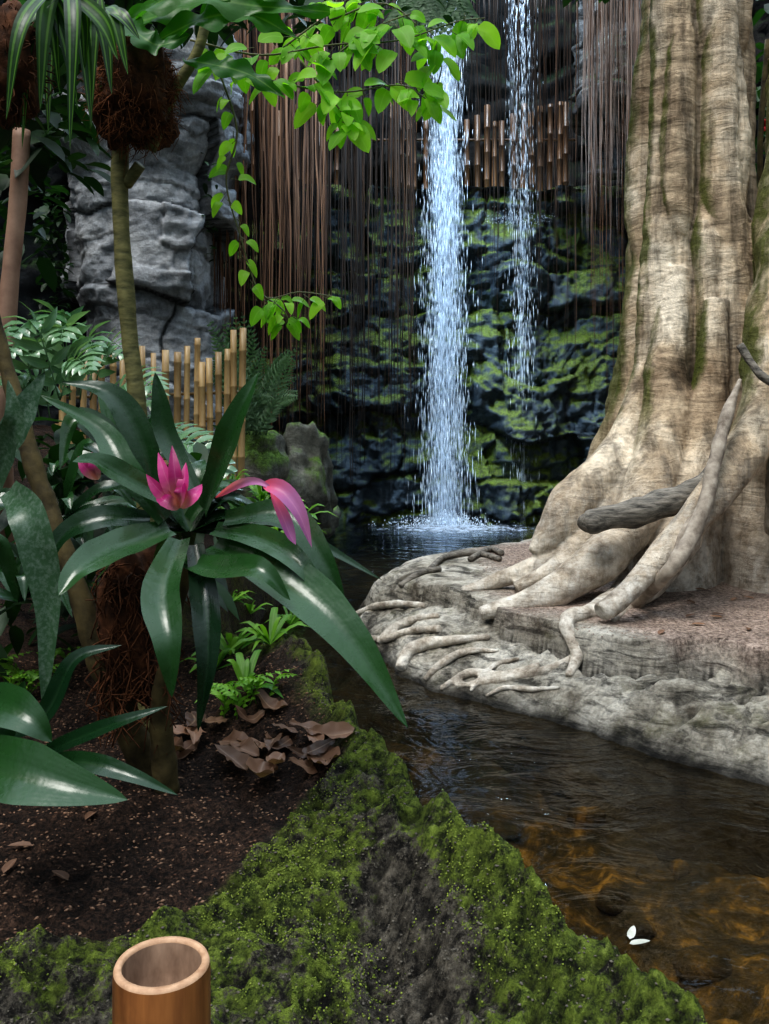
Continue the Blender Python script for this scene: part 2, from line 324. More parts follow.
# ---------------------------------------------------------------- terrain functions
ISL=np.array([(-.25,6.5),(-.12,5.7),(.05,5.1),(.35,4.75),(.86,4.33),(1.13,3.92),(1.31,3.7),(1.54,3.52),(2.4,3.2),(4.5,2.9),(7,3),(7,12),(3.5,11),(2.2,9.3),(1.4,8.6),(1.0,7.95),(.35,7.45),(-.05,7.1)])
BNK=np.array([(1.5,.2),(.66,1.5),(.45,1.83),(.18,2.33),(-.06,2.98),(-.3,3.6),(-.85,4.2),(-1.0,5.4),(-.85,7.),(-1.05,9),(-1.0,13.2),(-9,13.2),(-9,-.6),(1.5,-.6)])
def sdf(poly,x,y):
    d=np.full(x.shape,1e9); ins=np.zeros(x.shape,bool); n=len(poly)
    for i in range(n):
        ax,ay=poly[i]; bx,by=poly[(i+1)%n]; ex,ey=bx-ax,by-ay
        t=np.clip(((x-ax)*ex+(y-ay)*ey)/(ex*ex+ey*ey),0,1); d=np.minimum(d,np.hypot(x-ax-t*ex,y-ay-t*ey))
        c=((ay>y)!=(by>y))&(x<(bx-ax)*(y-ay)/(by-ay+1e-12)+ax); ins^=c
    return np.where(ins,d,-d)
def H_isl(x,y,full=False):
    x=np.asarray(x,float);y=np.asarray(y,float)
    s=sdf(ISL,x,y)+.05*fbm(P3(x,y,0,2.5),3)+.012*fbm(P3(x,y,0,14),3)
    rt=sm((x-.5)/.7)
    t=np.clip(s/(.55-.15*rt),0,1); low=(.26-.06*rt)*(1-(1-t)**2.2)
    ys=np.where(x<1.0,4.6+(1.0-x)*1.6,4.6-.42*(x-1.0))+.12*fbm(P3(x,y,3,2.4),4)
    st=sm((y-ys)/.05+.5); notch=np.exp(-((y-ys+.05)/.035)**2)*rt
    z=low+st*(.12+.05*rt)*sm(s/.3)-.07*notch*sm(s/.2)
    ck=np.exp(-(vn(P3(x*1.2,y*3,0,1.3)+.3*fbm(P3(x,y,1,4),3)[...,None])/.05)**2)
    z=z+sm(s/.2)*(.035*fbm(P3(x,y,1,1.6),4)*(1-.5*st)+ (1-st)*(.02*fbm(P3(x,y*1.6,z*5,7),4)+.036*rt*ridged(P3(x*.6,y*2.2,0,4),4,.55)-.04*rt*ck)) + .05*sm((y-5.)/3)*sm(s/.5)
    z=np.where(s<0,np.maximum(s*1.6,-.45),z)
    if full: return z,s,st
    return z
YL=([-9,-.77,-.46,-.33,-.12,-.02,.1,.3],[1.7,1.76,1.9,2.16,2.6,2.85,3.3,4.2])
def H_bank(x,y,full=False):
    x=np.asarray(x,float);y=np.asarray(y,float)
    s=sdf(BNK,x,y)+.035*fbm(P3(x,y,0,3),3)+.016*fbm(P3(x,y,2,11),3)
    t=np.clip(s/.13,0,1); z=.50*(1-(1-t)**2.4)
    yl=np.interp(x,*YL)+.09*fbm(P3(x,y,5,3),4)
    soil=sm((y-yl)/.12+.5)*sm((s-.1)/.15)
    z=z-.09*sm((s-.09)/.35)-.12*np.clip(yl-y,0,1.2)*sm(s/.4)
    z=z+.11*np.exp(-((x+.36)**2+(y-3.3)**2)/.06)
    z=z+sm((s-.1)/1.)*.24*np.clip(y-3.9,0,4)
    q=(1-soil)
    z=z+sm(s/.1)*(.03*fbm(P3(x,y,0,2.2),3)+q*(.040*fbm(P3(x,y,0,5.5),5,.6)+.020*ridged(P3(x,y,0,10),4,.65)+.009*np.abs(fbm(P3(x,y,4,24),2)))+soil*.012*fbm(P3(x,y,0,22),3))
    z=np.where(s<0,np.maximum(s*3,-.45),z)
    if full: return z,s,soil
    return z
def mossgap(X,Y):
    g=np.exp(-((X-(.11-.13*(Y-1.5)))**2)/.009)*sm((2.4-Y)/.4)
    return g+.6*np.exp(-((X+.85)**2)/.05)*sm((1.75-Y)/.2)
def hit(px,py,H,d0=1.2,d1=12):
    d=np.linspace(d0,d1,3000); x=(px-CX)/F*d; z=CH-(py-HY)/F*d; g=H(x,d); k=np.nonzero(z<=np.maximum(g,0))[0]
    i=k[0] if len(k) else len(d)-1
    return np.array([x[i],d[i],max(float(g[i]),0)])
def terrain(name,xr,yr,stp,fn,mat,mode):
    x=np.arange(xr[0],xr[1],stp); y=np.arange(yr[0],yr[1],stp); X,Y=np.meshgrid(x,y,indexing='ij')
    Z,s,a=fn(X,Y,True); mb=MB(); uv=np.zeros(X.shape+(2,))
    if mode=='bank':
        uv[...,0]=.55-.45*mossgap(X,Y)+.12*np.exp(-((s-.12)/.1)**2); uv[...,1]=0
        a=np.where(Y>3.9,np.maximum(a,.7),a)
    elif mode=='isl': a=a*sm((s-.3)/.3)*sm((X-.55)/.5+.2*fbm(P3(X,Y,0,3),3))
    mb.add(np.stack([X,Y,Z],-1),gfaces(len(x),len(y)),uv,a.ravel()); return mb.build(name,mat)
terrain('garden_bank',(-2.6,1.5),(.3,4.02),.010,H_bank,m_bank,'bank')
terrain('planting_slope',(-6.1,-.5),(4.0,12.9),.05,H_bank,m_bank,'bank')
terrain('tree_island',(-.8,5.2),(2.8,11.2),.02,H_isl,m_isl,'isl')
x=np.arange(-3,6.1,.05); y=np.arange(.4,13.4,.05); X,Y=np.meshgrid(x,y,indexing='ij'); mb=MB()
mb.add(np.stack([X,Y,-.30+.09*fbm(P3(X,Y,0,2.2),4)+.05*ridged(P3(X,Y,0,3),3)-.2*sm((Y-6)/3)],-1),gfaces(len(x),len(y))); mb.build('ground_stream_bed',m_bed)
mb=MB(); x=np.linspace(-3,6.1,3); y=np.linspace(.3,13.,3); X,Y=np.meshgrid(x,y,indexing='ij'); mb.add(np.stack([X,Y,X*0],-1),gfaces(3,3)); mb.build('stream_water_surface',m_water)
mb=MB()
def boulder(mb,c,r,seed=0,n=28,amp=.25,r_=0.):
    th=np.linspace(0,2*np.pi,n*2,endpoint=False); ph=np.linspace(.001,np.pi-.001,n); TH,PH=np.meshgrid(th,ph,indexing='ij')
    D=np.stack([np.cos(TH)*np.sin(PH),np.sin(TH)*np.sin(PH),np.cos(PH)],-1)
    D2=np.sign(D)*np.abs(D)**.8
    V=D2*np.asarray(r)*(1+amp*fbm(D*1.6+seed*7.1,5,.5))[...,None]+np.asarray(c)
    mb.add(V,gfaces(n*2,n,True),None,r_)
for i in range(60):
    xx=rng.uniform(-.2,1.9); yy=rng.uniform(1.5,4.6)
    if sdf(ISL,np.array([xx]),np.array([yy]))[0]<.05: boulder(mb,(xx,yy,-.27),(rng.uniform(.03,.10),rng.uniform(.03,.08),rng.uniform(.02,.05)),i,10)
mb.build('submerged_stones',m_bed)

# ---------------------------------------------------------------- rock walls
def wallgrid(name,p0,p1,z0,z1,stp,amp,bs,mat,seed=0,lean=0.,extra=None,tilt=.5):
    p0=np.array(p0,float);p1=np.array(p1,float); L=np.linalg.norm(p1-p0); u=np.arange(0,L,stp); v=np.arange(z0,z1,stp); U,Vv=np.meshgrid(u,v,indexing='ij')
    d=(p1-p0)/L; nx=np.array([d[1],-d[0]])
    Uw=U+.35*fbm(P3(U,Vv,seed,.9),4); Vw=Vv+.35*fbm(P3(U,Vv,seed+9,.7),4)
    pr,ds,ta,tb=blocks(Uw/bs[0],Vw/bs[1],seed); pr2,ds2,_,_=blocks(Uw/bs[0]*2.3+.3*pr,Vw/bs[1]*1.8,seed+4)
    g=1-np.exp(-(ds/.06)**2); g2=1-np.exp(-(ds2/.06)**2)
    D=amp*(.55*pr+.28*pr2+.2*g+.12*g2+tilt*.5*ta*np.sin(Uw*2)+tilt*.4*tb*np.sin(Vw*3))+.22*amp*ridged(P3(U,Vv,seed,3),5,.6)+.7*amp*fbm(P3(U,Vv,seed,1.0),5,.55)+lean*(Vv-z0)
    if extra is not None: D=D+extra(p0[0]+d[0]*U,Vv)
    V=np.stack([p0[0]+d[0]*U+nx[0]*D,p0[1]+d[1]*U+nx[1]*D,Vv],-1)
    mb=MB(); mb.add(V,gfaces(len(u),len(v)),None,np.clip(g*(.5+.5*g2),0,1)); return mb.build(name,mat)
wallgrid('wall_back',(-2.2,12.7),(5.5,12.7),-.5,4.75,.028,.3,(1.25,.72),m_back,13,extra=lambda X,Z:.3*np.exp(-((X-1.9)/.5)**2)*sm((4.3-Z)/.4)+.2*sm((1.6-Z)/1.2))
mb=MB(); x=np.linspace(-2.2,5.5,80);y=np.linspace(12.4,14.0,20);X,Y=np.meshgrid(x,y,indexing='ij'); mb.add(np.stack([X,Y,4.68+.06*fbm(P3(X,Y,0,2),3)],-1),gfaces(80,20),None,1.); mb.build('rock_ledge',m_back)
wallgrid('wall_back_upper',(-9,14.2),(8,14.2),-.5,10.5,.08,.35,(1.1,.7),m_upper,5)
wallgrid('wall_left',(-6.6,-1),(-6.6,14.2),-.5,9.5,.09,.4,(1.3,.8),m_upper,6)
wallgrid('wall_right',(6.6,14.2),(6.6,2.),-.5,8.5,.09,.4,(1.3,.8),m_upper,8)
def column(name,c,rx,ry,z0,z1,mat,seed=0,amp=.28,bs=(.9,.6),stp=.035,prof=None):
    n=int(2*np.pi*max(rx,ry)/stp); th=np.linspace(0,2*np.pi,n,endpoint=False); v=np.arange(z0,z1,stp); TH,Vv=np.meshgrid(th,v,indexing='ij')
    D=np.stack([np.cos(TH),np.sin(TH)],-1); sx=np.sign(D)*np.abs(D)**.55; BX=sx[...,0]*rx; BY=sx[...,1]*ry
    Q=np.stack([BX,BY,Vv],-1); Uw=(BX*1.0+BY*.9)+.25*fbm(Q*.9+seed,4); Vw=Vv+.3*fbm(Q*.8+seed+5,4)
    pr,ds,ta,tb=blocks(Uw/bs[0],Vw/bs[1],seed); pr2,ds2,tc,td=blocks(Uw/bs[0]*2.0+pr,Vw/bs[1]*1.7+pr*.3,seed+2); g=1-np.exp(-(ds/.035)**2); g2=1-np.exp(-(ds2/.03)**2)
    ck=1-np.exp(-(np.abs(vn(Q*2.1+seed*3)+.5*vn(Q*5))/.05)**2)
    d=amp*(.6*pr+.22*pr2+.16*g+.08*g2+.05*ck+.35*ta*np.sin(Uw*2.2+tb*3)+.3*tb*(Vw*1.5%1-.5)*.6+.16*ridged(Q*2.2+seed,5,.6)+.4*fbm(Q*.9+seed,4))
    k=1+ (prof(Vv) if prof else 0)
    V=np.stack([c[0]+BX*k+D[...,0]*d,c[1]+BY*k+D[...,1]*d,Vv],-1)
    V=np.concatenate([V[:,:1]*0+np.array([c[0],c[1],z0-.1]),V,V[:,-1:]*0+np.array([c[0],c[1],z1+.1])],1); g=np.concatenate([g[:,:1]*0+1,g*(.6+.4*g2)*(.75+.25*ck),g[:,-1:]*0+1],1)
    mb=MB(); mb.add(V,gfaces(n,len(v)+2,True),None,g); return mb.build(name,mat)
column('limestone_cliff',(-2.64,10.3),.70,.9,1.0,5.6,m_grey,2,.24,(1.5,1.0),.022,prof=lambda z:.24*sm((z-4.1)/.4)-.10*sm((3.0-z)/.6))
column('dark_cliff',(-4.6,11.3),1.0,1.2,.8,6.6,m_dcliff,11,.3,(1.2,.8),.05)
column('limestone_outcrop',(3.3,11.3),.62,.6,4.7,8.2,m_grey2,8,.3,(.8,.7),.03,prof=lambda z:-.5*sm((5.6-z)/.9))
mb=MB(); boulder(mb,W(253,468,8.0),(.27,.3,.33),1); boulder(mb,W(300,478,8.4),(.28,.35,.40),2,34,.4); boulder(mb,W(310,520,10.),(.3,.4,.25),3); mb.build('mossy_boulders',m_bould)
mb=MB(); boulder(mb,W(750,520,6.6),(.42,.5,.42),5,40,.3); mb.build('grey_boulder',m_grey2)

# ---------------------------------------------------------------- waterfalls
def sheet(mb,xc,w,y,z0,z1,seed,fl=0.2):
    u=np.linspace(-1,1,14); v=np.linspace(z0,z1,120); U,Vv=np.meshgrid(u,v,indexing='ij'); t=(z1-Vv)/(z1-z0)
    ww=w*(1+fl*t)*(1+.12*fbm(P3(Vv,seed,0,1.2),2))
    X=xc+U*ww/2+.03*fbm(P3(Vv,seed+3,0,.8),2); Y=y-.08*(1-U*U)+.05*fbm(np.stack([U*3+seed,Vv*1.2,0*U],-1),3)
    mb.add(np.stack([X,Y,Vv],-1),gfaces(14,120),np.stack([U*.5+.5,t],-1))
wx=(444-CX)/F*12.0; wx2=(519-CX)/F*12.2
E=empty('waterfall',(wx,12.0,0)); mb=MB()
for i in range(4): sheet(mb,wx+(.05*i-.07),.58,12.05-.1*i,0,8.6,i*5+1,.38)
mb.build('falling_sheet',m_fall,E)
mb=MB(); n=6500; t=rng.random(n); xx=wx+rng.normal(0,.12,n)*(.75+.75*t); P=np.stack([xx,12+rng.normal(0,.1,n),8.6*(1-t)],-1)
S=np.stack([rng.uniform(.0015,.0042,n)]*2+[rng.uniform(.03,.14,n)],-1); octs(mb,P,S,rot=False)
n=1500; a=rng.uniform(0,6.28,n); r=np.abs(rng.normal(0,.3,n)); P=np.stack([wx+np.cos(a)*r*1.3,11.9+np.sin(a)*r*.8,np.abs(rng.normal(0,.09,n))*np.exp(-r)],-1); s=rng.uniform(.003,.009,n); octs(mb,P,np.stack([s,s,s*1.6],-1)); mb.build('water_drops',m_drop,E)
E2=empty('waterfall',(wx2,12.2,0)); mb=MB()
sheet(mb,wx2-.10,.2,12.25,4.3,8.6,21,.1); sheet(mb,wx2+.13,.18,12.2,3.6,8.6,31,.3); sheet(mb,wx2+.02,.16,12.0,0,4.3,41,.1); mb.build('thin_sheet',m_fall2,E2)
mb=MB(); n=2600; t=rng.random(n); t=t**1.5; xx=wx2+rng.normal(0,.10,n)+.03; P=np.stack([xx,12.1+rng.normal(0,.08,n),8.6*(1-t)],-1)
S=np.stack([rng.uniform(.0012,.0033,n)]*2+[rng.uniform(.03,.12,n)],-1); octs(mb,P,S,rot=False)
n=500; P=np.stack([wx2+rng.normal(-.05,.22,n),12.15+rng.normal(0,.1,n),4.15+np.abs(rng.normal(0,.08,n))],-1); s=rng.uniform(.002,.006,n); octs(mb,P,np.stack([s,s,s],-1)); mb.build('water_drops',m_drop,E2)
mb=MB(); th=np.linspace(0,2*np.pi,60,endpoint=False); rr=np.linspace(.02,1,20); TH,RR=np.meshgrid(th,rr,indexing='ij')
mb.add(np.stack([wx+.15+np.cos(TH)*RR*1.6,11.4+np.sin(TH)*RR*.85,.02+.03*(1-RR)+0*TH],-1),gfaces(60,20,True),np.stack([.5+RR*.58,RR],-1)); mb.build('pool_foam',m_foam)

# ---------------------------------------------------------------- big tree
TD=6.25
tab=np.array([(-160,652,757),(0,648,757),(100,643,758),(200,637,760),(300,630,770),(370,624,780),(430,612,800),(470,602,815),(500,594,828),(540,584,845),(580,576,856)],float)
zt=CH-(tab[:,0]-HY)/F*TD; lx=(tab[:,1]-CX)/F*TD; rx=(tab[:,2]-CX)/F*TD
o=np.argsort(zt); zt,lx,rx=zt[o],lx[o],rx[o]
vz=np.linspace(.25,5.6,260); th=np.linspace(-np.pi,np.pi,360,endpoint=False); TH,Z=np.meshgrid(th,vz,indexing='ij')
L_=np.interp(Z,zt,lx);R_=np.interp(Z,zt,rx); c=(L_+R_)/2; R=(R_-L_)/2
wob=.20*vn(P3(Z,0,4,1.1))+.08*vn(P3(Z,3,4,3))
ph=2.5*(TH-math.radians(-98)+wob); lobe=np.abs(np.sin(ph))**.75; low=sm((1.6-Z)/1.2)
ph2=4.5*(TH-math.radians(-62)-wob*1.5); lobe2=np.abs(np.sin(ph2))**.7
am=.38+.10*low
rad=R*(1-am+am*1.18*lobe)*(.90+.14*lobe2)
Qt=np.stack([np.cos(TH)*1.5,np.sin(TH)*1.5,Z*1.2],-1)
rad=rad*(1+.07*fbm(Qt,5))+.006*np.sin(Z*40+5*fbm(Qt*.8,3))*(.4+.6*np.abs(vn(Qt*.9)))
mb=MB(); cy=TD+.15
V=np.stack([c+rad*np.cos(TH),cy+rad*.95*np.sin(TH),Z],-1)
V=np.concatenate([np.broadcast_to(np.array([c[0,0],cy,.2]),(360,1,3)),V,np.broadcast_to(np.array([c[0,-1],cy,5.65]),(360,1,3))],1)
mb.add(V,gfaces(360,262,True))
def pr(lst): return [W(a,b,d) for a,b,d,_ in lst],[r/F*d for a,b,d,r in lst]
def rootp(lst,sides=20,nz=.12,n=None): 
    P,r=pr(lst); tube(mb,P,r,sides,n or len(P)*9,nz=nz,ns=5)
def groundroot(pts,radp,sides=14,nz=.15,lift=.25,M=None):
    P=[];R=[]
    for (px,py),rp in zip(pts,radp):
        p=hit(px,py,H_isl,3); r=rp/F*p[1]; P.append(p+np.array([0,0,r*lift])); R.append(r)
    tube(M or mb,P,R,sides,len(P)*8,nz=nz,ns=9)
rootp([(656,330,6.25,12),(642,390,6.1,15),(624,440,5.95,16),(598,478,5.8,22),(572,506,5.7,24),(550,534,5.65,17),(533,553,5.6,7)],24,.12)
rootp([(676,270,6.15,14),(668,360,6.0,20),(662,440,5.8,26),(646,500,5.6,27),(612,548,5.4,24),(566,585,5.25,17),(520,603,5.2,11),(480,614,5.2,6)],24,.14)
rootp([(650,440,6.0,15),(622,500,5.75,16),(585,545,5.65,14),(530,568,5.6,11),(490,583,5.6,8),(462,592,5.6,5)],22,.14)
rootp([(660,400,6.05,12),(632,460,5.85,14),(605,510,5.7,15),(575,548,5.6,14),(550,572,5.5,10),(515,588,5.5,6)],20,.14)
rootp([(716,300,5.95,12),(708,400,5.85,19),(698,470,5.7,25),(680,530,5.5,23),(655,575,5.3,17),(635,598,5.1,10)],22,.14)
rootp([(835,60,6.1,60),(822,180,5.95,56),(803,270,5.75,48),(784,340,5.55,38),(762,420,5.35,25),(716,490,5.1,18),(664,553,4.95,14),(620,598,4.75,11),(600,612,4.68,9)],24,.12)
rootp([(850,300,5.7,60),(820,440,5.5,44),(800,540,5.4,34)],20,.1)
groundroot([(630,590),(597,612),(568,622),(572,645),(577,662),(568,678)],[12,10,8,7,6,4])
groundroot([(572,660),(545,672),(505,680),(455,688)],[4,5,4,3])
groundroot([(540,668),(500,678),(470,676),(440,692)],[3,4,4,3],lift=.8)
groundroot([(490,640),(455,644),(425,650),(408,658),(400,674)],[3,5,7,7,6],lift=.8)
groundroot([(500,652),(465,655),(440,668),(425,682)],[2,4,4,3],lift=.8)
groundroot([(520,660),(495,668),(480,682),(470,694)],[2,3,3,2],lift=.8)
groundroot([(560,690),(530,692),(505,690),(485,698)],[2,3,3,2],lift=.8)
groundroot([(440,618),(415,622),(392,634),(378,645)],[3,4,5,3],lift=.8)
groundroot([(425,608),(400,607),(375,610),(352,618)],[3,4,4,3],lift=.8)
groundroot([(440,632),(410,634),(385,642),(366,640)],[4,4,4,3],lift=.8)
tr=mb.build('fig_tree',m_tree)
md=tr.modifiers.new('merge','REMESH'); md.mode='VOXEL'; md.voxel_size=.0125; md.use_smooth_shade=True
ms=tr.modifiers.new('soften','SMOOTH'); ms.factor=.5; ms.iterations=1
mb=MB()
P,r=pr([(740,380,5.3,2),(727,415,5.1,6),(713,470,4.97,8),(697,525,4.87,8),(668,572,4.78,7)]); P+=[hit(632,606,H_isl,3),hit(612,622,H_isl,3)]; r+=[.033,.012]; tube(mb,P,r,12,70,nz=.2)
P,r=pr([(775,435,5.2,5),(720,475,5.1,6),(700,505,5.0,5),(668,560,4.9,4)]); P+=[hit(640,608,H_isl,3)]; r+=[.015]; tube(mb,P,r,10,50,nz=.2)
mb.build('aerial_root_strands',m_root,tr)
mb=MB(); P,r=pr([(587,523,5.1,7),(592,522,5.1,12),(640,512,5.15,14),(690,493,5.2,13),(740,455,5.25,12),(800,400,5.4,13)]); tube(mb,P,r,16,60,nz=.3,ns=6)
P,r=pr([(740,345,5.1,4),(752,364,5.05,4),(765,378,5.0,5),(790,392,5.0,5)]); tube(mb,P,r,10,24,nz=.15)
mb.build('fallen_branch',m_log)
mb=MB()
for a in ([(430,572),(445,560),(475,556),(500,562)],[(470,562),(490,552),(502,556)],[(400,590),(420,576),(440,572)]):
    groundroot(a,[3]*len(a),10,.1,1.,mb)
mb.build('shore_roots',m_log)

# ---------------------------------------------------------------- hanging roots
def strands(name,n,pxr,top,bot,dr,rad,mat,sway=.05,seg=9):
    mb=MB()
    for i in range(n):
        px=random.uniform(*pxr); d=random.uniform(*dr); x=(px-CX)/F*d; zt=CH-(random.uniform(*top)-HY)/F*d; zb=CH-(random.uniform(*bot)-HY)/F*d
        zs=np.linspace(zt,zb,seg); X=x+np.cumsum(rng.normal(0,sway*.28,seg)); Y=d+np.cumsum(rng.normal(0,sway*.28,seg))
        tube(mb,np.stack([X,Y,zs],-1),[random.uniform(*rad),rad[0]*.4],5,seg*2,r=random.random()**1.6)
    return mb.build(name,mat)
strands('hanging_root_curtain',115,(208,325),(-20,60),(300,450),(9.9,11.),(.005,.022),m_vine)
strands('hanging_root_curtain',170,(225,420),(-40,0),(330,510),(10.8,12.),(.006,.018),m_vined)
strands('hanging_root_curtain',40,(345,425),(-40,0),(160,430),(11.2,12.),(.003,.007),m_vine)
strands('hanging_root_curtain',120,(470,640),(-40,0),(150,400),(11.3,12.),(.003,.010),m_vined)
strands('hanging_root_curtain',20,(540,640),(-40,0),(150,380),(11.3,12.),(.003,.006),m_vine)
strands('pale_root_curtain',90,(582,645),(-60,-20),(100,260),(9.6,10.3),(.003,.010),m_vinep,.03)
strands('pale_root_curtain',30,(590,640),(-60,-20),(260,430),(9.6,10.3),(.003,.006),m_vine,.03)

# ---------------------------------------------------------------- bamboo
def pole(mb,x,y,z0,z1,r,node=.28,rr=None,hollow=True):
    r*=random.uniform(.8,1.12)
    zs=[z0];rd=[r]; z=z0+random.uniform(.05,node)
    while z<z1-.03:
        zs+=[z-.012,z-.004,z+.004,z+.012]; rd+=[r,r*1.13,r*1.13,r*.99]; z+=node*random.uniform(.85,1.15)
    zs+=[z1,z1,z1-.06]; rd+=[r,r*.72,r*.7]
    th=np.linspace(0,2*np.pi,12,endpoint=False); Z=np.array(zs);R=np.array(rd); lx=random.uniform(-.02,.02)
    V=np.stack([x+lx*(Z-z0)[None]+np.cos(th)[:,None]*R,y+np.sin(th)[:,None]*R,Z[None]+0*th[:,None]],-1)
    mb.add(V,gfaces(12,len(Z),True),None,random.random() if rr is None else rr)
mb=MB()
for px,ty in [(62,372),(72,365),(82,360),(92,372),(103,352),(112,348),(122,356),(133,350),(144,346),(155,353),(166,350),(177,352),(186,346),(196,338),(203,362),(211,358),(219,352),(226,349),(234,330),(241,328)]:
    d=7.0; x=(px-CX)/F*d; pole(mb,x,d,CH-(470-HY)/F*d-.1,CH-(ty-HY)/F*d,.026)
tube(mb,[W(55,398,7.05),W(150,395,7.05),W(245,392,7.05)],[.012],6,12,r=.9); tube(mb,[W(55,425,7.05),W(245,420,7.05)],[.012],6,12,r=.9)
mb.build('bamboo_fence',m_bam)
mb=MB()
for px in list(range(228,345,9))+list(range(392,425,8))+list(range(468,572,9)):
    d=12.7; px+=random.uniform(-2,2); pole(mb,(px-CX)/F*d,d,4.6,CH-(random.uniform(100,122)-HY)/F*d,.042,.4)
tube(mb,[W(225,140,12.8),W(575,140,12.8)],[.02],6,12,r=.3)
mb.build('bamboo_fence',m_bamd)
T=MT('bamboo_post_skin'); n=T.noise(1,5,.6,T.pos((60,60,6))); n2=T.noise(14,4); col=T.mix(T.ramp(n,[(.3,0.),(.7,1.)]),(.14,.046,.015),(.36,.14,.042)); col=T.mix(T.ramp(n2,[(.5,0.),(.75,.6)]),col,(.06,.025,.012)); T.pbr(col,.38,T.bump(n,.15,.002),.5); m_p1=T.m
m_p2=plain('bamboo_cut_rim',(.34,.19,.11),(.56,.36,.23),80,.6,.002,.3); m_p3=plain('bamboo_inner_wall',(.15,.09,.06),(.44,.30,.21),30,.7,.004,.4,stretch=(1,1,.4))
pd=.82; pc=W(162,962,pd); r0=47/F*pd; zt_=pc[2]; gz=float(H_bank(np.array([pc[0]]),np.array([pd]))[0])-.03
th=np.linspace(0,2*np.pi,72,endpoint=False); mb=MB(); oval=1+.02*np.cos(2*th)
def lathe(Z,R,m): 
    Z=np.array(Z);R=np.array(R); V=np.stack([pc[0]+np.cos(th)[:,None]*R*oval[:,None],pc[1]+np.sin(th)[:,None]*R*oval[:,None],Z[None]+0*th[:,None]],-1); mb.add(V,gfaces(72,len(Z),True),None,0,m)
nz_=zt_-.20
lathe([gz,nz_-.02,nz_-.008,nz_-.004,nz_,nz_+.006,nz_+.02,zt_-.012,zt_-.003],[r0*1.03,r0*1.02,r0*1.05,r0*1.0,r0*1.07,r0*1.02,r0,r0*.995,r0*.98],0)
lathe([zt_-.003,zt_,zt_,zt_-.003],[r0*.98,r0*.95,r0*.83,r0*.81],1)
lathe([zt_-.003,zt_-.03,zt_-.055,zt_-.06,zt_-.06],[r0*.81,r0*.78,r0*.72,r0*.5,.0005],2)
mb.build('cut_bamboo_post',[m_p1,m_p2,m_p3])

# ---------------------------------------------------------------- plants
def L(mb,pts,wpx,**k):
    P=[W(*p) for p in pts]; d=np.mean([p[2] for p in pts]); leaf(mb,P,wpx/F*d,**k)
UPC=(0,-.75,.65)
E=empty('flowering_bromeliad',W(190,540,2.4)); mb=MB()
main=[([(215,545,2.4),(285,580,2.2),(350,640,2.1),(408,728,2.05)],50),
([(205,510,2.4),(222,460,2.3),(240,410,2.25),(259,372,2.25)],30),
([(175,505,2.4),(130,480,2.35),(95,462,2.3),(72,462,2.25)],26),
([(165,520,2.4),(125,470,2.4),(100,430,2.45),(40,395,2.45)],28),
([(170,530,2.4),(120,548,2.3),(80,570,2.2),(58,596,2.15)],40),
([(180,540,2.35),(162,590,2.2),(168,640,2.1),(172,698,2.1)],38),
([(195,545,2.35),(205,600,2.25),(208,660,2.2),(198,732,2.2)],28),
([(225,520,2.4),(285,515,2.35),(322,560,2.3),(346,608,2.3)],30),
([(215,530,2.4),(262,540,2.3),(300,565,2.2),(330,606,2.2)],28),
([(200,500,2.45),(168,440,2.5),(160,400,2.5),(155,372,2.5)],22),
([(180,560,2.4),(220,570,2.2),(260,570,2.1),(290,600,2.1)],30),
([(150,520,2.45),(100,520,2.4),(60,540,2.4),(30,600,2.4)],28),
([(165,495,2.5),(110,440,2.5),(75,420,2.5),(60,470,2.45)],28),
([(160,510,2.5),(140,440,2.5),(110,395,2.5),(62,382,2.5)],30),
([(190,520,2.45),(215,480,2.4),(225,440,2.35),(212,425,2.3)],24),
([(225,535,2.45),(270,520,2.5),(320,545,2.5),(382,580,2.5)],16)]
for p,w in main: L(mb,p,w,hint=UPC,fold=.38,n=24,wave=.02,na=7)
for i in range(34):
    a=random.uniform(0,6.28); ln=random.uniform(.2,.38); e=random.uniform(-.3,1.1); c=W(190,530,2.45)
    d=np.array([math.cos(a)*math.cos(e),abs(math.sin(a))*math.cos(e)*.8,math.sin(e)]); leaf(mb,[c,c+d*ln*.5,c+d*ln+np.array([0,0,-.12])],.055,hint=(0,-.4,1),n=14)
mb.build('leaves',m_brom,E)
mb=MB()
for c,tips,w in [((180,508,2.3),[(146,474),(158,452),(172,445),(186,462),(202,484),(156,494),(182,476)],14),((98,480,2.42),[(78,456),(92,452)],12)]:
    for i,t in enumerate(tips):
        L(mb,[c,((c[0]+t[0])/2+(t[0]-c[0])*.1,(c[1]+t[1])/2,c[2]-.02-.005*i),(t[0],t[1],c[2]-.01+.008*i)],w,hint=(.3*(i%3-1),-1,.3),prof='lance',fold=.35,n=9)
mb.build('bracts',m_pink,E)
mb=MB()
for p,w in [([(262,484,2.2),(280,490,2.17),(298,512,2.15),(312,548,2.15)],19),([(215,498,2.3),(238,484,2.25),(258,482,2.2),(277,492,2.18)],9),([(270,490,2.22),(282,515,2.2),(290,535,2.18),(296,545,2.17)],13)]: L(mb,p,w,hint=(.5,-1,.1),prof='lance',fold=.6,n=14)
mb.build('arching_bract',m_lav,E)
mb=MB(); P=[W(-20,270,2.75),W(15,400,2.7),W(45,500,2.65),W(78,590,2.6),W(108,680,2.6),hit(155,775,H_bank)-np.array([0,0,.03])]
tube(mb,P,[.024,.026,.028,.03,.036,.06],14,70,nz=.25,ns=12); tube(mb,[W(190,550,2.45),W(170,640,2.5),W(160,710,2.55),hit(168,790,H_bank)],[.024,.022,.025,.04],12,40,nz=.3,ns=14); mb.build('stem',m_stem2,E)
mb=MB(); boulder(mb,W(135,620,2.65),(.10,.1,.2),4,20,.3)
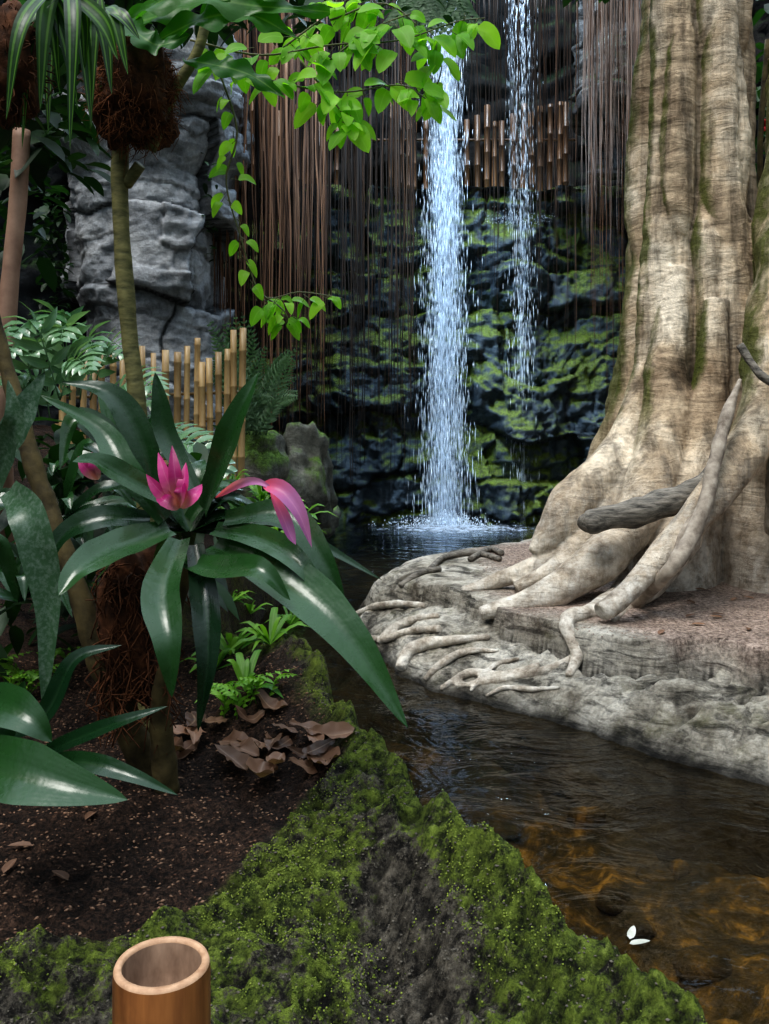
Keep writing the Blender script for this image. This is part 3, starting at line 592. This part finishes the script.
for i in range(260):
    p=W(135+random.uniform(-35,35),620+random.uniform(-60,80),2.56); tube(mb,[p,p+rng.normal(0,.03,3)+[0,0,-.04],p+rng.normal(0,.04,3)+[0,0,-.1]],[.003,.0015],4,5,r=random.random()*.3)
mb.build('root_mass',m_fiber,E)
E=empty('bromeliad_clump',W(70,500,3.0)); mb=MB()
for bx,by,bd in [(60,520,3.0),(120,470,3.2),(20,600,2.9),(90,570,3.1)]:
    for i in range(13):
        a=random.uniform(0,6.28); ln=random.uniform(.25,.48); e=random.uniform(.1,1.2); c=W(bx,by,bd)
        d=np.array([math.cos(a)*math.cos(e),math.sin(a)*math.cos(e)*.6,math.sin(e)]); leaf(mb,[c,c+d*ln*.55,c+d*ln*.9+np.array([0,0,-.08-.1*random.random()])],random.uniform(.035,.055),hint=(0,-.6,.8),n=14,fold=.35)
mb.build('leaves',m_brom,E)
E=empty('tank_bromeliad',W(-10,760,2.0)); mb=MB()
for p,w in [([(-30,700,2.1),(0,705,2.0),(30,720,1.95),(52,742,1.95)],38),([(-60,760,2.),(0,770,1.9),(60,785,1.85),(128,800,1.85)],56),([(20,765,2.1),(70,742,2.05),(120,722,2.0),(168,706,2.0)],16),([(20,765,2.1),(80,762,2.0),(130,775,1.95),(178,795,1.95)],18),([(0,740,2.15),(45,715,2.15),(75,660,2.15),(122,645,2.15)],20),([(-30,800,2.),(0,740,2.0),(20,700,2.1),(25,680,2.1)],26)]: L(mb,p,w*1.1,hint=UPC,fold=.35,n=22,na=7)
mb.build('leaves',m_brom,E); mb=MB()
for p,w in [([(10,490,2.3),(30,520,2.2),(48,600,2.2),(44,712,2.2)],34),([(0,460,2.4),(15,430,2.4),(30,400,2.4),(45,372,2.4)],28),([(-10,500,2.4),(5,450,2.35),(15,420,2.3),(8,380,2.3)],26)]: L(mb,p,w*1.1,hint=(0,-1,.2),fold=.25,n=22,na=7,wave=.03)
mb.build('spotted_leaves',m_bromspot,E)
E=empty('hanging_epiphyte',W(135,92,2.9))
mb=MB(); boulder(mb,W(135,92,2.9),(.12,.12,.16),9,30,.45)
for i in range(1100):
    a=rng.normal(0,1,3); a/=np.linalg.norm(a); p=W(135,92,2.9)+a*[.12,.12,.16]; tube(mb,[p,p+a*.015+rng.normal(0,.014,3),p+a*.02+rng.normal(0,.024,3)+[0,0,-.02]],[.002,.0008],4,4,r=random.random())
mb.build('root_ball',m_fiber,E)
mb=MB(); tube(mb,[W(150,150,2.95),W(175,90,2.95),W(200,45,2.95),W(215,-30,2.95)],[.022,.02,.018,.016],10,24,nz=.1)
tube(mb,[W(122,120,3),W(120,200,3),W(128,320,3),W(140,430,3),W(148,560,3.05),hit(150,735,H_bank)],[.03,.029,.029,.031,.033,.04],12,60,nz=.1,ns=9); tube(mb,[W(140,165,2.97),W(126,185,3)],[.02],8,6); mb.build('trunk',m_stem,E)
mb=MB()
for t in [(6,120),(22,150),(48,135),(70,150),(92,128),(112,95),(30,90),(60,95),(85,70),(0,70),(118,60),(15,40),(40,110),(78,110)]:
    b=(55+random.uniform(-25,25),-25,2.4); dd=random.uniform(2.15,2.6); L(mb,[b,((b[0]+t[0])/2+(t[0]-55)*.3,min(20,t[1]*.3),dd),(t[0],t[1],dd)],17,hint=(random.uniform(-.6,.6),-.8,.6),fold=.35,n=18)
for t in [(100,-10),(20,110),(140,40),(128,75),(90,130),(75,60),(60,30)]:
    L(mb,[(100,10,2.7),((100+t[0])/2,15,2.6),(t[0],t[1],2.6)],16,hint=(0,-.8,.6),n=14)
mb.build('variegated_leaves',m_var,E)
mb=MB()
for p,w in [([(130,20,2.8),(180,-5,2.7),(250,5,2.7),(330,12,2.7)],50),([(150,45,2.8),(200,20,2.7),(250,15,2.7),(300,40,2.7)],40),([(185,60,2.8),(215,65,2.7),(250,75,2.7),(285,98,2.7)],30),([(120,25,2.9),(160,15,2.8),(200,-10,2.8),(230,-40,2.8)],50),([(110,10,2.9),(140,35,2.7),(160,45,2.7),(190,35,2.7)],32),([(120,30,2.9),(60,10,2.9),(20,20,2.9),(-10,60,2.9)],36),([(200,20,2.8),(240,-5,2.75),(280,-10,2.7),(345,-12,2.7)],40)]: L(mb,p,w,hint=(0,-.9,.35),prof='lobed',wave=.12,n=46,na=7,fold=.15)
mb.build('broad_leaves',m_broad,E)
mb=MB(); boulder(mb,W(8,60,2.3),(.08,.08,.13),13,20,.3)
for i in range(250):
    a=rng.normal(0,1,3); a/=np.linalg.norm(a); p=W(8,60,2.3)+a*[.08,.08,.13]; tube(mb,[p,p+a*.02+rng.normal(0,.012,3),p+a*.03+[0,0,-.02]],[.0025,.001],4,4,r=random.random()*.3)
mb.build('hanging_root_ball',m_fiber)
E=empty('climbing_vine',W(340,60,3)); mb=MB(); tw=[[(190,40,3),(260,55,3),(330,45,3.),(400,40,3),(455,22,3),(485,18,3)],[(200,55,3),(270,80,3),(340,92,3),(400,85,3),(428,100,3)],[(280,50,3.1),(320,20,3.1),(360,-10,3.1)],[(330,20,3.05),(390,5,3.05),(440,60,3.05),(425,110,3.05)],[(215,60,3),(237,130,3),(226,180,3),(240,235,3),(262,295,3),(300,292,3),(342,298,3)],[(330,60,3),(370,30,3),(420,10,3)],[(300,60,3),(340,110,3),(350,125,3)],[(262,295,3),(283,310,3),(290,325,3)]]
lv=MB()
for k,t in enumerate(tw):
    P=[W(*p) for p in t]; tube(mb,P,[.004,.002],5,30); C=cr(P,60); small=k in(4,7)
    nl=len(t)*(4 if small else 6)
    for j in range(nl):
        c=C[int(3+56*j/nl)]+rng.normal(0,.012,3); a=random.uniform(0,6.28); s=random.uniform(.04,.075) if small else random.uniform(.055,.11)
        dx=random.uniform(-1,1); dirn=norm(np.array([dx,random.uniform(-.5,.4),-random.uniform(.0,1.1)]))
        p0=c+dirn*.025; tube(mb,[c,p0],[.0012],4,3)
        leaf(lv,[p0,p0+dirn*s*.5+[0,-.004,.006],p0+dirn*s+[0,0,-.008]],s*.9,hint=(random.uniform(-.8,.8),-1,random.uniform(.2,1.8)),prof='heart',n=10,fold=random.uniform(.05,.35))
mb.build('twigs',m_twig,E); lv.build('leaves',m_heart,E)
def mass(name,boxes,mat,size,parent=None,prof='heart',asp=.6,el=(-.9,.5)):
    mb=MB()
    for (x0,x1,y0,y1,d0,d1,n) in boxes:
        for i in range(n):
            p=W(random.uniform(x0,x1),random.uniform(y0,y1),random.uniform(d0,d1)); s=random.uniform(*size); rleaf(mb,p,s,s*asp,random.uniform(0,6.28),random.uniform(*el),prof=prof,n=6)
    return mb.build(name,mat)
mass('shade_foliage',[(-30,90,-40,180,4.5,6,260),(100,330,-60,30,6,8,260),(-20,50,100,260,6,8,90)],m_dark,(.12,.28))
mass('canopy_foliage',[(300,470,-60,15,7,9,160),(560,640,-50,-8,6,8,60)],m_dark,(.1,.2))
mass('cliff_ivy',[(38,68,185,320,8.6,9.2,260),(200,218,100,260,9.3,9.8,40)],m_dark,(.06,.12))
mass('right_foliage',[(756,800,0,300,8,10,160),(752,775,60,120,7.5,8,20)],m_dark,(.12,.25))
mb=MB()
for i in range(14):
    a=i*.45; c=W(764,126,7.4); leaf(mb,[c,c+np.array([math.cos(a)*.03,-.04,math.sin(a)*.03]),c+np.array([math.cos(a)*.055,-.03,math.sin(a)*.055])],.03,hint=(0,-1,0),prof='lance',n=5,na=3)
mb.build('red_flower',m_red)
mb=MB(); tube(mb,[W(768,40,6.9),W(760,150,6.9),W(764,260,6.9)],[.025],8,20,nz=.1); mb.build('dark_liana',m_stem2)
mb=MB(); tube(mb,[W(22,130,4.6),W(18,200,4.6),W(12,260,4.6),W(6,330,4.6),W(2,420,4.6),hit(5,560,H_bank,3)],[.045,.045,.045,.05,.05,.06],12,40,nz=.04); mb.build('slender_trunk',m_pinkstem)
mb=MB()
for i in range(10):
    x=random.uniform(390,470); frond(mb,[W(x,-40,8),W(x+random.uniform(-20,20),0,7.9),W(x+random.uniform(-35,35),35,7.8)],.16,16,.04,hint=(0,-1,.2))
mb.build('hanging_fern',m_bush)
mb=MB()
for b,t in [((60,400),(10,330)),((70,400),(60,335)),((90,400),(130,350)),((100,410),(165,385)),((90,430),(170,430)),((60,410),(0,380)),((110,440),(195,445)),((50,420),(30,350)),((80,400),(95,345)),((120,440),(160,400)),((70,390),(45,322)),((130,450),(215,440)),((60,400),(90,365)),((150,450),(235,470)),((40,420),(5,350))]:
    d=random.uniform(3.9,4.5); m_=((b[0]+t[0])/2,min(b[1],t[1])-5,d-.1); frond(mb,[W(b[0],b[1],d),W(*m_),W(t[0],t[1]+8,d-.25)],.15,9,.045,hint=(0,-.6,.8),ang=1.0,dr=.15)
mb.build('philodendron',m_phil)
mb=MB()
for i in range(42):
    bx,by=250+random.uniform(-15,20),435; tx,ty=random.uniform(205,300),random.uniform(310,400); d=random.uniform(7.3,7.9)
    frond(mb,[W(bx,by,d),W((bx+tx)/2,(by+ty)/2-12,d),W(tx,ty,d-.1)],.10,16,.018,hint=(0,-1,.4),rib=.003)
mb.build('feathery_shrub',m_bush)
def tuft(mb,c,n,Lr,w,spread=1.):
    for i in range(n):
        a=random.uniform(0,6.28); e=random.uniform(.3,1.3); l=random.uniform(*Lr); d=np.array([math.cos(a)*math.cos(e)*spread,math.sin(a)*math.cos(e)*spread,math.sin(e)])
        leaf(mb,[c,c+d*l*.6,c+d*l+np.array([0,0,-.3*l])],w*random.uniform(.6,1.2),hint=(0,-.3,1),prof='lance',n=6,na=3,fold=.2)
mb=MB()
for px,py,n in [(290,610,18),(270,630,16),(250,600,16),(230,590,14),(275,575,16),(215,655,14),(245,690,10),(230,640,12),(275,545,16),(260,520,16),(300,575,12)]:
    c=hit(px,py+15,H_bank,3.2) if py>560 else W(px,py,5.2); 
    if c[1]>7: c=W(px,py+10,5.)
    tuft(mb,c,n,(.1,.24),.028)
for px,py in [(240,500),(285,490),(300,500),(262,485),(230,470),(275,500),(250,520),(305,520)]: tuft(mb,W(px,py+20,6.2),18,(.12,.32),.04)
mb.build('leafy_groundcover',m_gc)
mb=MB()
for px,py in [(20,690),(40,680),(10,670),(240,705),(262,690),(222,700),(60,665)]:
    c=hit(px,py+12,H_bank,2.2)
    for j in range(3): p=c+rng.normal(0,.03,3)*[1,1,0]; frond(mb,[p,p+[random.uniform(-.05,.05),0,.08],p+[random.uniform(-.14,.14),random.uniform(-.1,.05),.11]],.045,9,.016,rib=.002)
mb.build('small_fern',m_gc)
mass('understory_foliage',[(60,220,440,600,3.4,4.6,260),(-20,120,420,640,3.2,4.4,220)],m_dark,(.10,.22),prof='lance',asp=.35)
mb=MB()
for i in range(26):
    px=random.gauss(250,46) if i<16 else random.uniform(165,330); py=random.gauss(755,18); c=hit(px,py,H_bank,1.4)+[0,0,.012+.018*random.random()]; s=random.uniform(.09,.19); a=random.uniform(0,6.28); d=np.array([math.cos(a),math.sin(a),0]); n_=np.array([-d[1],d[0],0])
    leaf(mb,[c-d*s/2+[0,0,random.uniform(0,.03)],c+n_*.03*random.uniform(-1,1)+[0,0,random.uniform(0,.02)],c+d*s/2+[0,0,random.uniform(.0,.07)]],s*random.uniform(.35,.55),hint=(random.uniform(-.5,.5),random.uniform(-.7,.1),1),prof='lance',fold=random.uniform(.0,.8),wave=.06,n=20,na=7)
for px,py in [(20,850),(90,820),(60,880),(10,870)]:
    c=hit(px,py,H_bank,1.3)+[0,0,.01]; a=random.uniform(0,6.28); d=np.array([math.cos(a),math.sin(a),.1]); leaf(mb,[c-d*.03,c,c+d*.03],.03,prof='heart',fold=.5,n=8)
for i in range(16):
    c=hit(random.uniform(620,769),random.uniform(575,640),H_isl,3)+[0,0,.008]; a=random.uniform(0,6.28); d=np.array([math.cos(a),math.sin(a),.1]); leaf(mb,[c-d*.04,c,c+d*.04],.04,prof='heart',fold=.4,n=6)
mb.build('fallen_leaves',m_dry)
mb=MB()
for px,py in [(632,935),(465,855),(640,945)]:
    c=W(px,py,CH*F/(py-HY))+[0,0,.004]; a=random.uniform(0,3); d=np.array([math.cos(a),math.sin(a),0]); leaf(mb,[c-d*.03,c+[0,0,.004],c+d*.03+[0,0,.008]],.03,prof='heart',fold=.2,n=8)
mb.build('floating_leaf',plain('pale_floating_leaf',(.35,.36,.3),(.55,.55,.5),30,.4))
n=14000; x=rng.uniform(-1.9,.7,n); y=rng.uniform(.9,3.9,n); z,s,so=H_bank(x,y,True); k=(s>.1)&(so>.5); mb=MB(); q=rng.uniform(.0012,.006,k.sum())
octs(mb,np.stack([x,y,z+.001],-1)[k],np.stack([q*1.6,q*.8,q*.6],-1)); mb.build('soil_debris',plain('wood_chips',(.03,.014,.009),(.14,.07,.045),30,.9,rndcol=(.28,.17,.11)))
n=80000; x=rng.uniform(-.9,.7,n); y=rng.uniform(1.1,3.7,n); z,s,so=H_bank(x,y,True)
mk=fbm(P3(x,y,0,4.),5,.65)*1.3+.02-mossgap(x,y)*1.1+.15*np.exp(-((s-.12)/.1)**2)
k=(s>.0)&(so<.45)&(mk>rng.uniform(-.1,.5,n)); mb=MB(); q=rng.uniform(.001,.0035,k.sum())
octs(mb,np.stack([x,y,z],-1)[k],np.stack([q,q,q*.9],-1)); mb.build('moss_cushions',plain('moss_green',(.022,.038,.005),(.12,.165,.022),40,.95,rndcol=(.22,.27,.05)))
n=7000; x=rng.uniform(-.8,.7,n); y=rng.uniform(1.1,3.7,n); z,s,so=H_bank(x,y,True); k=(s>.1)&(so<.5); mb=MB(); q=rng.uniform(.0015,.005,k.sum())
octs(mb,np.stack([x,y,z],-1)[k],np.stack([q*1.3,q,q*.6],-1)); mb.build('bank_grit',plain('grit',(.03,.028,.025),(.18,.16,.13),30,.9,rndcol=(.10,.09,.07)))
n=5000; x=rng.uniform(.7,3,n); y=rng.uniform(4,7,n); z,s,st=H_isl(x,y,True); k=(s>.3)&(st>.8); mb=MB(); q=rng.uniform(.002,.008,k.sum())
octs(mb,np.stack([x,y,z],-1)[k],np.stack([q*1.3,q,q*.6],-1)); mb.build('island_gravel',plain('gravel',(.15,.11,.085),(.42,.34,.28),30,.9,rndcol=(.24,.17,.13)))

# ---------------------------------------------------------------- light, world, camera
w=bpy.data.worlds.new('World'); bpy.context.scene.world=w; w.use_nodes=True; nt=w.node_tree; bg=nt.nodes['Background']; bg.inputs[1].default_value=1.1
tc=nt.nodes.new('ShaderNodeTexCoord'); sx=nt.nodes.new('ShaderNodeSeparateXYZ'); rp=nt.nodes.new('ShaderNodeValToRGB')
nt.links.new(tc.outputs['Generated'],sx.inputs[0]); nt.links.new(sx.outputs[2],rp.inputs[0]); nt.links.new(rp.outputs[0],bg.inputs[0])
e=rp.color_ramp.elements; e[0].position=.0; e[0].color=(.08,.10,.095,1); e[1].position=1.; e[1].color=(1.35,1.6,1.85,1); k=e.new(.35); k.color=(.38,.45,.50,1)
def light(name,ty,loc,tgt,en,col,**k):
    l=bpy.data.lights.new(name,ty); l.energy=en; l.color=col
    for a,b in k.items(): setattr(l,a,b)
    o=bpy.data.objects.new(name,l); o.location=loc; o.rotation_euler=(Vector(tgt)-Vector(loc)).to_track_quat('-Z','Y').to_euler(); bpy.context.collection.objects.link(o); return o
light('sun_through_glass_roof','SUN',(-2.2,-.2,9),(0.6,3.4,0),2.9,(1,.96,.9),angle=.5)
light('waterfall_spotlight','SPOT',(-.6,8.2,8.2),(1.2,12.2,1.5),3300,(.52,.75,1.),spot_size=1.05,spot_blend=1.,shadow_soft_size=.4)
light('skylight_over_falls','AREA',(1.2,11.2,9.5),(.9,12.2,1.),330,(.58,.78,1.),shape='RECTANGLE',size=2.,size_y=1.)
cam=bpy.data.cameras.new('Camera'); cam.lens=36*F/1024; cam.sensor_width=36; cam.shift_y=(HY-512)/1024; cam.clip_start=.05
co=bpy.data.objects.new('Camera',cam); co.location=(0,0,CH); co.rotation_euler=(math.pi/2,0,0); bpy.context.collection.objects.link(co); bpy.context.scene.camera=co
vs=bpy.context.scene.view_settings
try: vs.view_transform='Standard'
except Exception as ex: print(ex)
for lk in ('Medium High Contrast','None'):
    try: vs.look=lk; print('look',lk); break
    except Exception as ex: print(ex)
